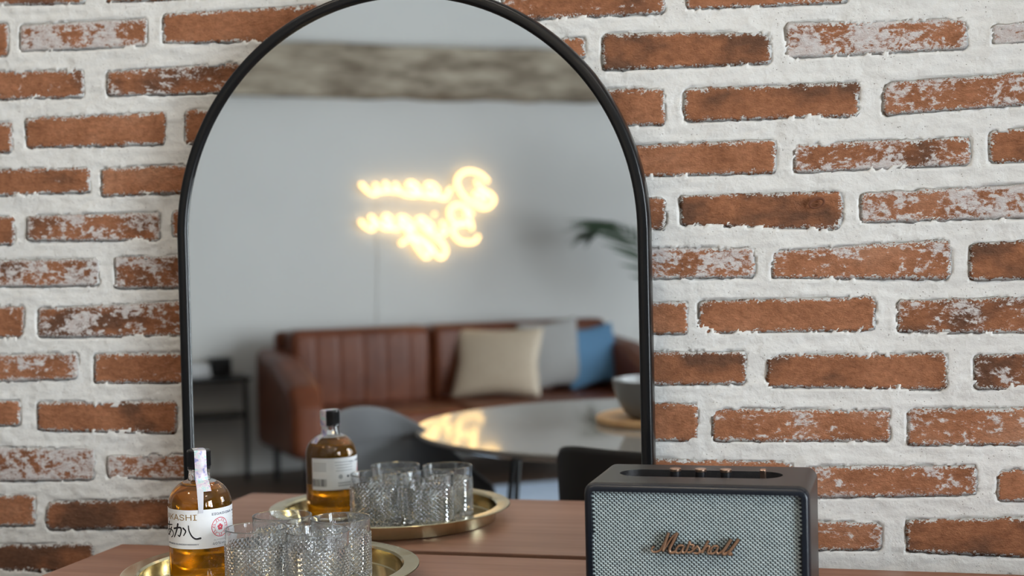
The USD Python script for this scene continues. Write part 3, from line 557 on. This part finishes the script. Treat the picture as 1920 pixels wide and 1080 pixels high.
# ------------------------------------------------------------------ speaker
SX, SY, SW, SD, SH = -.2365, -.3659, .26, .150, .1564
sp = thing('speaker', 'black retro loudspeaker with a grey woven grille and gold script name', 'speaker', (SX, SY + SD / 2, TZ))
ft, zt = .006, SH; hx, hy = SW / 2, SD / 2
def rpanel(x0, x1, y0, y1, z0, z1, r, R_):
    """A box whose four edges along y are rounded by R_ and all others by r."""
    sp_ = Manifold.sphere(r, 16); k = R_ - r; out = []
    for cx, sx in ((x0 + R_, -1), (x1 - R_, 1)):
        for cz, sz in ((z0 + R_, -1), (z1 - R_, 1)):
            for a in np.linspace(0, PI / 2, 6): out += [sp_.translate((cx + sx * k * math.cos(a), y, cz + sz * k * math.sin(a))) for y in (y0 + r, y1 - r)]
    return Manifold.batch_hull(out)
cab = rpanel(-hx, hx, -hy + .002, hy, ft, zt, .004, .013)
cab -= mbox(-hx + .0040, hx - .0040, -hy - .01, -hy + .012, ft + .0040, zt - .0050)
def slot(x0, x1, yc, r, z0, z1): return Manifold.batch_hull([Manifold.cylinder(z1 - z0, r, r, 40).translate((x, yc, z0)) for x in (x0 + r, x1 - r)])
RYC = .004
cab -= slot(-.101, .094, RYC, .027, zt - .010, zt + .01)
obj('cabinet', cab, M['vinyl'], sp, smooth=30)
obj('control_panel', slot(-.1005, .0935, RYC, .0265, zt - .0108, zt - .0095), M['bezel'], sp, smooth=30)
ring = rpanel(-hx + .0008, hx - .0008, -hy - .0015, -hy + .012, ft + .0010, zt - .0016, .0050, .0130) - rbox(-hx + .0094, hx - .0094, -hy - .02, -hy + .03, ft + .0094, zt - .0104, .003, 12)
obj('bezel', ring, M['bezel'], sp, smooth=40)
gx0, gx1, gz0, gz1, gy = -hx + .0094, hx - .0094, ft + .0094, zt - .0104, -hy + .0045
gr = obj('grille', bx(gx0, gx1, gy, gy + .004, gz0, gz1), M['cloth_back'], sp, smooth=False, label='grey woven grille cloth')
px, pz = .00545, .00246; V, F = [], []
bar = np.array([(-.5, 0, 0), (-.32, -.5, .42), (.32, -.5, .42), (.5, 0, 0), (.32, -.5, -.42), (-.32, -.5, -.42), (-.32, .2, .42), (.32, .2, .42), (.32, .2, -.42), (-.32, .2, -.42)])
bf = [(0, 5, 1), (1, 5, 4), (1, 4, 2), (2, 4, 3), (0, 1, 6), (1, 2, 7), (1, 7, 6), (2, 3, 7), (0, 9, 5), (5, 9, 8), (5, 8, 4), (4, 8, 3)]
j = 0; z = gz1 - pz / 2
while z > gz0 + pz * .3:
    x = gx0 + px * (.3 + .5 * (j % 2) - .04 * j % 1)
    x = gx0 + ((.25 + .5 * (j % 2) + .012 * j) % 1.0) * px
    while x < gx1 - px * .3:
        p = bar * np.array([px * .80, .0018, pz * .86]); p[:, 2] -= p[:, 0] * .16; p = p + np.array([x, gy, z]); F += [(a + len(V), b + len(V), c + len(V)) for a, b, c in bf]; V += list(p); x += px
    z -= pz; j += 1
th = trimesh.Trimesh(np.array(V), np.array(F), process=False)
obj('grille_thread', th, M['thread'], gr, smooth=False, kind='stuff')
for kx in (-.0335, -.003, .027):
    kn = obj('knob', mv(cat_([lathe([(0, 0), (.0066, 0), (.0066, .0125), (.0060, .0126), (0, .0126)], 40)]), (kx, RYC, zt - .0098)), M['cap'], sp)
    obj('knob_top', mv(lathe([(0, 0), (.0066, 0), (.0069, .0008), (.0069, .0030), (.0062, .0038), (0, .0038)], 40), (kx, RYC, zt + .0028)), M['gold'], kn, label='brass knob top')
lv = obj('switch', mv(rot(rbox(-.0034, .0034, -.0034, .0034, 0, .0175, .0012, 10), 10, 'x'), (.071, RYC, zt - .0098)), M['gold'], sp, label='small brass toggle switch')
obj('indicator', mv(lathe([(0, 0), (.0022, 0), (.0022, .0012), (0, .0016)], 20), (-.077, RYC - .006, zt - .0098)), pm('indicator_glass', (.25, .4, .6), .1), sp)
for sx in (-1, 1):
    for sy in (-1, 1): obj('foot', mv(lathe([(0, 0), (.008, 0), (.009, .0065), (0, .0065)], 24), (sx * (hx - .03), sy * (hy - .03), 0)), M['bezel'], sp)
def L_(pts): return [on_y((1180 + x / 8, 970 + y / 8), SY - .0040) - np.array([SX, SY + SD / 2, TZ]) for x, y in pts]
script = [([(375, 440), (338, 462), (342, 512), (410, 518), (470, 480), (530, 370), (592, 232)], 1.1), ([(592, 232), (565, 300), (520, 430), (505, 505)], 1.7), ([(505, 505), (560, 420), (640, 300), (722, 232)], 1.1), ([(722, 232), (660, 360), (605, 470), (615, 528), (680, 520), (705, 495)], 1.7),
          ([(815, 425), (750, 425), (700, 480), (712, 535), (770, 520), (822, 430)], 1.2), ([(822, 425), (795, 500), (812, 535), (850, 515)], 1.2), ([(850, 515), (880, 440), (905, 365), (915, 410), (965, 420), (940, 470)], 1.2),
          ([(875, 530), (930, 515), (1000, 450), (1020, 435), (1052, 490), (1030, 540), (965, 535)], 1.2), ([(1050, 530), (1110, 480), (1185, 350)], 1.2), ([(1185, 350), (1130, 450), (1090, 535)], 1.4), ([(1110, 490), (1165, 435), (1200, 440), (1175, 520), (1195, 545), (1230, 525)], 1.2),
          ([(1330, 435), (1265, 435), (1220, 490), (1230, 545), (1290, 520), (1335, 440)], 1.2), ([(1335, 435), (1310, 510), (1330, 548), (1370, 525)], 1.2), ([(1370, 525), (1440, 460), (1530, 330)], 1.1), ([(1530, 330), (1450, 450), (1402, 525), (1425, 555), (1460, 535)], 1.8), ([(1460, 535), (1540, 460), (1640, 328)], 1.1), ([(1640, 328), (1560, 440), (1495, 525), (1510, 555), (1545, 540)], 1.8)]
lg = cat_([tube(spline(L_(p), 6), .00098 * w, 8) for p, w in script])
lk = cat_([mv(tube(spline(L_(p), 6), .00150 * w, 8), (0, .0018, 0)) for p, w in script])  # wider black copy of the strokes, added as the dark shadow at their edges
obj('script_shadow', lk, M['black'], sp, smooth=50, label='black underlay standing in for the shadow behind the script name')
obj('script_name', lg, M['gold_matt'], sp, smooth=50, label='raised gold script name on the grille')

# ================================================================== SEEN IN THE MIRROR: the room behind the camera
# all coordinates below are given as the mirror shows them and turned into real ones by flipv()/real()
def vthing(name, label, cat, loc, group=None):
    return thing(name, label, cat, real(loc), group)
def part(name, mesh, mname, parent, base, **k): return obj(name, flipv(mesh, real(base)), M[mname], parent, **k)

# neon sign
NY = .035
def on_far(uv, off=0.):
    n = np.array([-FWN[0], -FWN[1], 0.]); c = n[:2] @ FW0 - off; return hit(uv, n, c)
nb_ = on_far((800, 410), NY); sign = vthing('neon_sign', 'glowing warm white neon script sign on the plaster wall, seen reversed in the mirror', 'neon sign', nb_)
N_ = lambda pts: [on_far((640 + x / 4.909, 290 + y / 4.909), NY) for x, y in pts]
words = {
 'letter_d': [[(1352, 245), (1275, 178), (1180, 152), (1105, 175), (1065, 240), (1085, 320), (1140, 395), (1210, 447), (1290, 487), (1352, 483), (1402, 432), (1392, 382), (1335, 345), (1265, 345), (1228, 372), (1290, 418), (1332, 410)], [(1240, 240), (1285, 305), (1325, 372), (1332, 410)]],
 'letter_r': [[(1010, 308), (985, 350), (958, 402), (900, 392)]], 'letter_e': [[(958, 402), (880, 385), (790, 310), (795, 272), (845, 280), (890, 340), (850, 386)]],
 'letter_a': [[(850, 386), (740, 372), (665, 330), (610, 278), (655, 262), (720, 330), (690, 372), (600, 368)]], 'letter_m': [[(600, 368), (540, 340), (492, 264), (540, 345)], [(525, 340), (440, 325), (402, 258), (440, 325)], [(440, 330), (350, 335), (312, 272), (335, 345), (290, 360), (230, 322), (176, 264)]],
 'letter_b': [[(1205, 550), (1130, 478), (1055, 465), (998, 512), (1010, 590), (1058, 640), (1115, 622)], [(1115, 622), (1165, 640), (1050, 650), (1032, 720), (1085, 790), (1160, 808), (1230, 797), (1265, 745)], [(1140, 520), (1182, 600), (1205, 692)]],
 'letter_i': [[(925, 620), (968, 690), (940, 730), (890, 700)], [(852, 540), (862, 556)]],
 'letter_g': [[(745, 585), (822, 645), (835, 690), (770, 670), (705, 600), (745, 585)], [(705, 600), (780, 690), (905, 790), (962, 880), (930, 945), (880, 925), (800, 830), (690, 760)]],
 'letter_g_': [[(575, 575), (650, 635), (665, 690), (600, 660), (530, 590), (575, 575)], [(530, 590), (610, 700), (700, 850), (775, 942), (815, 900), (740, 800), (640, 770), (542, 822)]],
 'letter_e_': [[(560, 650), (490, 685), (400, 612), (412, 562), (465, 612), (440, 680), (350, 650)]], 'letter_r_': [[(350, 650), (300, 600), (268, 568), (300, 640), (285, 690), (215, 655), (172, 606)]]}
for nm, strokes in words.items():
    part(nm.rstrip('_'), cat_([tube(spline(N_(p), 6), .0098, 8) for p in strokes]), 'neon', sign, nb_, smooth=50)
for uv in ((700, 360), (880, 330), (700, 430), (880, 440)):
    a_, b_ = on_far(uv, NY), on_far(uv, .0); part('standoff', tube([a_, b_], .004, 6), 'white', sign, nb_)
part('cable', tube([on_far((710, 372), .008), on_far((710, 480), .008), on_far((709, 600), .008), on_far((709, 690), .008)], .0022, 6), 'white', sign, nb_)

# sofa: u along its length, v towards the room
SO = np.array([-3.27, 5.02]); SA = math.radians(36.0); SU = np.array([math.cos(SA), math.sin(SA)]); SV = np.array([SU[1], -SU[0]])
sofa_base = (*(SO + SU * 1.15 + SV * .42), 0.)
def sl(m):                                                       # sofa-local (u, v, z) -> mirror-view coordinates
    m = tm(m).copy(); v = m.vertices; xy = SO + v[:, :1] * SU + v[:, 1:2] * SV; m = trimesh.Trimesh(np.column_stack([xy, v[:, 2]]), m.faces, process=False)
    return trimesh.Trimesh(m.vertices, m.faces[:, ::-1], process=False)
SL = 2.05
sofa = vthing('sofa', 'cognac brown leather sofa with channelled backrest along the plaster wall', 'sofa', sofa_base)
part('base', sl(rbox(.06, SL - .06, .06, .80, .19, .30, .02)), 'leather', sofa, sofa_base)
for u0, u1 in ((.14, .885), (.895, SL - .14)):
    part('seat_cushion', sl(rbox(u0, u1, .20, .84, .27, .40, .045, 16)), 'leather', sofa, sofa_base)
    bc_ = trimesh.Trimesh(*(lambda g: (g.vertices, g.faces))(tm(rbox(u0, u1, .06, .25, .36, .775, .045, 24)).subdivide_to_size(.022)), process=True); vv = bc_.vertices.copy(); wch = (u1 - u0) / 6
    vv[:, 1] -= np.where(vv[:, 1] > .14,   .0042 * np.exp(-((((vv[:, 0] - u0) / wch + .5) % 1 - .5) * wch / .008) ** 2), 0) - np.where(vv[:, 1] > .14, .008 * np.clip(1 - ((vv[:, 2] - .55) / .2) ** 2, 0, 1), 0)
    part('back_cushion', sl(trimesh.Trimesh(vv, bc_.faces, process=False)), 'leather', sofa, sofa_base, smooth=60)
part('back_frame', sl(rbox(.10, SL - .10, .0, .09, .2, .765, .03)), 'leather', sofa, sofa_base)
for s, u in ((1, .0), (-1, SL)):
    pts = [(u + s * a, v, z) for a in (.05, .12) for v, z in ((.06, .23), (.06, .63), (.40, .60), (.74, .50), (.80, .42), (.80, .25))]
    part('arm', sl(Manifold.batch_hull([Manifold.sphere(.05, 16).translate(p) for p in pts])), 'leather', sofa, sofa_base, smooth=45)
for u in (.09, SL - .09):
    for v in (.08, .76): part('leg', sl(mv(trimesh.creation.cylinder(.016, .2), (u, v, .1))), 'black', sofa, sofa_base)

def pillow(w, h, t, n=26):
    s = np.linspace(-1, 1, n); U, W = np.meshgrid(s, s, indexing='ij'); bul = (np.clip(1 - U ** 2, 0, 1) * np.clip(1 - W ** 2, 0, 1)) ** .42
    pin = 1 - .10 * (1 - np.abs(U)) ** 1 * (np.abs(W) ** 3) ; pin2 = 1 - .10 * (1 - np.abs(W)) * (np.abs(U) ** 3)
    x, z = U * w / 2 * pin2, W * h / 2 * pin
    top = np.stack([x, bul * t / 2 + .004, z], -1).reshape(-1, 3); bot_ = np.stack([x, -bul * t / 2 - .004, z], -1).reshape(-1, 3); f = grid_faces(n, n); k = n * n
    b = np.arange(k).reshape(n, n); rim = np.concatenate([b[:, 0], b[-1, 1:], b[-2::-1, -1], b[0, -2:0:-1]]); m = len(rim); ar = np.arange(m); nx = (ar + 1) % m
    F = np.vstack([f, f[:, ::-1] + k, np.stack([rim[ar], rim[nx], k + rim[ar]], 1), np.stack([rim[nx], k + rim[nx], k + rim[ar]], 1)]); mesh = trimesh.Trimesh(np.vstack([top, bot_]), F, process=False); trimesh.repair.fix_normals(mesh); return mesh
def put_pillow(u, v, w, h, t, lean, roll_, turn, mname, label):
    m = pillow(w, h, t); m = rot(m, roll_, 'y'); m = mv(m, (0, 0, -m.bounds[0][2])); m = rot(m, lean, 'x'); m = rot(m, turn, 'z'); m = mv(m, (u, v, .404)); m = mv(m, (0, 0, .404 - m.bounds[0][2]))
    c = (*(SO + SU * u + SV * v), .404); t_ = vthing('cushion', label, 'cushion', c, 'cushions on the leather sofa'); part('cover', sl(m), mname, t_, c, smooth=60)
put_pillow(1.155, .48, .465, .385, .12, 27, 0, 30, 'beige', 'beige square cushion, largest and leftmost on the leather sofa')
put_pillow(1.53, .37, .34, .37, .10, 10, -5, 4, 'grey_cloth', 'grey cushion between the beige and the blue cushion')
put_pillow(1.775, .37, .34, .325, .10, 14, -6, -6, 'blue', 'blue cushion at the right end of the leather sofa')

# rug, side table with books
rb = (-1.75, 4.55, 0.)
rgm = rbox(-1.2, 1.2, -.62, .62, 0, .014, .006, 8); rgm = mv(rot(rgm, 36, 'z'), (-1.58, 4.40, 0))
rug = vthing('rug', 'pale blue-grey rug on the floor in front of the sofa', 'rug', rb); part('pile', rgm, 'rug', rug, rb)
st = (-3.60, 4.98, 0.); side = vthing('side_table', 'black metal side table with two tiers beside the sofa arm', 'side table', st)
def stl(m): return mv(rot(m, 36, 'z'), st)
part('top', stl(rbox(-.27, .27, -.19, .19, .515, .535, .004, 8)), 'black', side, st); part('shelf', stl(rbox(-.25, .25, -.17, .17, .325, .342, .004, 8)), 'black', side, st)
for sx in (-1, 1):
    for sy in (-1, 1): part('leg', stl(bx(sx * .24 - .011, sx * .24 + .011, sy * .165 - .011, sy * .165 + .011, 0, .516)), 'black', side, st, smooth=False)
bk = (st[0] - .02, st[1] + .0, .535)
for k, (dx, dz, w, mname, lb) in enumerate(((-.04, 0, .27, 'book_white', 'white book lying on the side table, lowest of the pair'), (-.035, .032, .25, 'book_white', 'white book lying on top of another on the side table'))):
    c = (bk[0] + dx, bk[1], .5355 + dz); b_ = vthing('book', lb, 'book', c, 'books on the side table')
    part('cover', mv(rot(rbox(-w / 2, w / 2, -.10, .10, 0, .030, .003, 8) - mbox(-w / 2 + .004, w / 2 + .1, -.2, .2, .003, .027), 36, 'z'), c), mname, b_, c); part('pages', mv(rot(bx(-w / 2 + .003, w / 2 - .004, -.096, .096, .0031, .0269), 36, 'z'), c), 'paper', b_, c, smooth=False)
cb = (bk[0] + .125, bk[1] + .10, .5355); bxk = vthing('storage_box', 'small black box beside the books on the side table', 'box', cb); part('body', mv(rot(rbox(-.055, .055, -.05, .05, 0, .075, .006, 8), 36, 'z'), cb), 'black', bxk, cb); part('lid', mv(rot(rbox(-.058, .058, -.053, .053, .0752, .092, .005, 8), 36, 'z'), cb), 'black', bxk, cb)

# round dining table, bowl on a board
DT = (-.637, 1.728, 0.); DR = .614
dt = vthing('dining_table', 'round dark glossy dining table reflecting the neon sign', 'table', DT)
part('tabletop', mv(lathe([(0, .698), (DR - .03, .698), (DR - .003, .708), (DR, .714), (DR - .003, .72), (0, .72)], 120), DT), 'dark_table', dt, DT, smooth=30)
for k in range(3):
    a = math.radians(-136 + 120 * k); c = np.array([math.cos(a), math.sin(a)]) * .40; w = np.array([-c[1], c[0]]) / .40
    p0 = np.array([DT[0] + c[0], DT[1] + c[1]]); loop = [(*(p0 - w * .012), .698), (*(p0 - w * .035 + c * .2), .0)], [(*(p0 + w * .012), .698), (*(p0 + w * .035 + c * .2), .0)]
    part('leg', cat_([tube(l, .0065, 10) for l in loop]), 'black', dt, DT)
bw = (*on_z((1262, 788), .722)[:2], .7205); bd = vthing('serving_board', 'round oak board under the grey bowl on the dining table', 'board', bw)
part('disc', mv(lathe([(0, 0), (.195, 0), (.20, .004), (.20, .0145), (.195, .0182), (0, .0182)], 72), bw), 'board', bd, bw)
bc = (*on_z((1248, 781), .739)[:2], .7390); bowl = vthing('bowl', 'dark grey ceramic bowl on the oak board', 'bowl', bc)
part('vessel', mv(lathe([(0, 0), (.085, 0), (.105, .012), (.125, .05), (.135, .095), (.134, .098), (.131, .098), (.119, .05), (.098, .018), (0, .012)], 72), bc), 'ceramic', bowl, bc, smooth=40)

def tub_chair(name, label, c, face, mname, zb=.79, za=.68, r=.27, wide=1., fall=1.1):
    """Moulded bucket chair; face = heading of the open side as the mirror shows it."""
    t = vthing(name, label, 'chair', (*c, 0.)); B0 = (*c, 0.)
    n, T = 60, math.radians(128); A = np.linspace(-T, T, n); V = []
    prof = []
    for a in A:
        w = .5 - .5 * math.cos(min(1, abs(a) / T * 1.02) * PI); zr = zb - (zb - za) * w ** fall; zr = zr if abs(a) < T * .93 else zr - .05 * ((abs(a) / T - .93) / .07) ** 2; back = face + PI
        d = np.array([math.cos(back + a), math.sin(back + a)]); row = []
        for rr, z in ((.55, .40), (.78, .415), (.90, .47), (.965, .56), (.985, .5 * (.56 + zr)), (1.0, zr - .012), (1.02, zr - .002), (1.05, zr - .002), (1.065, zr - .014), (1.05, .5 * (.55 + zr)), (1.02, .55), (.94, .43), (.80, .375), (.55, .36)): o = d * rr * r; fv = np.array([math.cos(face), math.sin(face)]); o = o + (wide - 1) * (o - fv * (o @ fv)); row.append((*(np.array(c) + o), z))
        prof.append(row)
    V = np.array(prof).reshape(-1, 3); k = len(prof[0]); F = np.vstack([grid_faces(n, k), *[np.array([(e * k + i, e * k + (i + 1) % k, e * k) for i in range(k)]) for e in (0, n - 1)], np.array([(i * k + k - 1, (i + 1) * k + k - 1, (i + 1) * k) for i in range(n - 1)]), np.array([(i * k + k - 1, (i + 1) * k, i * k) for i in range(n - 1)])])
    m = trimesh.Trimesh(V, F, process=False); m.update_faces(m.nondegenerate_faces()); trimesh.repair.fix_normals(m); part('shell', m, mname, t, B0, smooth=60)
    part('seat', mv(lathe([(0, .36), (r * .74, .36), (r * .87, .385), (r * .89, .42), (r * .81, .445), (0, .455)], 48), (*c, 0)), mname, t, B0, smooth=50)
    for k in range(4):
        a = face + PI / 4 + k * PI / 2; p = np.array(c) + np.array([math.cos(a), math.sin(a)]) * r * .55; q = np.array(c) + np.array([math.cos(a), math.sin(a)]) * r * .92
        part('leg', tube([(*p, .37), (*q, 0.)], [.014, .009], 10), 'black', t, B0)
    return t
tub_chair('dining_chair', 'charcoal bucket chair at the left side of the dining table', (-1.13, 1.30), math.radians(-10), 'grey_shell', .80, .59, .175, 1.36, 1.3)
tub_chair('dining_chair', 'black bucket chair with its back to the console table', (-.385, .74), math.radians(90), 'black_shell', .822, .70, .25, 1., 3.5)

# palm beyond the right end of the sofa
pb = on_z((1262, 800), 0.); pb = np.array([-.92, 5.75, 0.]); palm = vthing('potted_palm', 'potted green palm whose frond reaches in at the right edge of the mirror', 'plant', pb)
part('pot', mv(lathe([(0, 0), (.15, 0), (.19, .30), (.20, .34), (.175, .34), (.165, .29), (0, .29)], 48), pb), 'pot', palm, pb); part('soil', mv(lathe([(0, .285), (.166, .285), (.166, .30), (0, .305)], 32), pb), 'soil', palm, pb)
def frond(tip, top, seed):
    r_ = np.random.default_rng(seed); p0 = pb + [0, 0, .30]; q = spline([p0, p0 * .55 + np.array(top) * .45 + [0, 0, .12], top, tip], 10); ms = [tube(q, np.linspace(.010, .003, len(q)), 6)]
    n = len(q)
    for i in range(int(n * .38), n):
        t_ = q[min(i + 1, n - 1)] - q[i - 1]; t_ /= np.linalg.norm(t_); side_ = np.cross(t_, [0, 0, 1.]); side_ /= np.linalg.norm(side_)
        for s in (-1, 1):
            L = .34 * math.sin(PI * (.25 + .7 * (i / n - .38) / .62)) ; d = side_ * s * .75 + t_ * .65 + np.array([0, 0, -.18 + r_.uniform(-.1, .1)]); d /= np.linalg.norm(d); nrm_ = np.cross(d, t_); nrm_ /= np.linalg.norm(nrm_); wv = np.cross(nrm_, d)
            pts = []
            for f_, w_ in ((0, .004), (.25, .018), (.6, .015), (1, .0008)):
                c_ = q[i] + d * L * f_ + np.array([0, 0, -.10 * L * f_ * f_]); pts += [c_ + wv * w_, c_ + nrm_ * .0012, c_ - wv * w_, c_ - nrm_ * .0012]
            F = [(a * 4 + b, a * 4 + (b + 1) % 4, (a + 1) * 4 + (b + 1) % 4) for a in range(3) for b in range(4)] + [(a * 4 + b, (a + 1) * 4 + (b + 1) % 4, (a + 1) * 4 + b) for a in range(3) for b in range(4)]
            ms.append(trimesh.Trimesh(np.array(pts), np.array(F), process=False))
    return cat_(ms)
def on_dep(uv, y): return on_y(uv, y)
part('frond', frond(on_y((1100, 432), 6.0), on_y((1165, 425), 5.98), 1), 'frond', palm, pb, smooth=False)
for k, (tx, ty, tz) in enumerate(((.55, -.1, 1.5), (.2, .35, 1.65), (.1, -.55, 1.35), (.6, .3, 1.2))):
    part('frond', frond(pb + [tx, ty, tz], pb + [tx * .45, ty * .45, tz + .15], k + 2), 'frond', palm, pb, smooth=False)

# warm recessed downlights near the brick wall
for k, (x, y, lb) in enumerate(((-1.75, -1.25, 'recessed ceiling downlight farthest from the windows'), (-.55, -1.25, 'middle recessed ceiling downlight before the brick wall'), (.65, -1.25, 'recessed ceiling downlight nearest the windows'))):
    d_ = thing('downlight', lb, 'lamp', (x, y, H - .012), 'recessed ceiling downlights')
    obj('trim_ring', lathe([(.125, -.006), (.150, -.004), (.150, .0115), (.125, .0115)], 48), M['white'], d_)
    dl = UsdLux.DiskLight.Define(stage, d_.GetPath().pathString + '/light'); dl.CreateRadiusAttr(.12); dl.CreateIntensityAttr(WARM * (1.5, 1.1, 1.0)[k]); dl.CreateColorAttr(Gf.Vec3f(1., .85, .66)); dl.AddTranslateOp().Set(Gf.Vec3d(0, 0, -.002))

# pendant lamp over the dining table (it glints in the bottle)
pl = (-.637, 1.728, 2.15); pend = vthing('pendant_lamp', 'pendant lamp with small warm bulbs above the dining table', 'lamp', pl)
part('rose', mv(lathe([(0, 0), (.06, 0), (.06, .02), (0, .025)], 32), (pl[0], pl[1], H - .0255)), 'black', pend, pl); part('rod', tube([(pl[0], pl[1], H - .02), (pl[0], pl[1], 2.15)], .006, 8), 'black', pend, pl)
part('bar', tube([(pl[0] - .35, pl[1], 2.15), (pl[0] + .35, pl[1], 2.15)], .009, 8), 'black', pend, pl)
for dx in (-.32, -.1, .12, .33):
    part('socket', tube([(pl[0] + dx, pl[1], 2.15), (pl[0] + dx, pl[1], 2.08)], .014, 12), 'black', pend, pl); part('bulb', mv(trimesh.creation.icosphere(2, .03), (pl[0] + dx, pl[1], 2.055)), 'bulb', pend, pl, smooth=True)
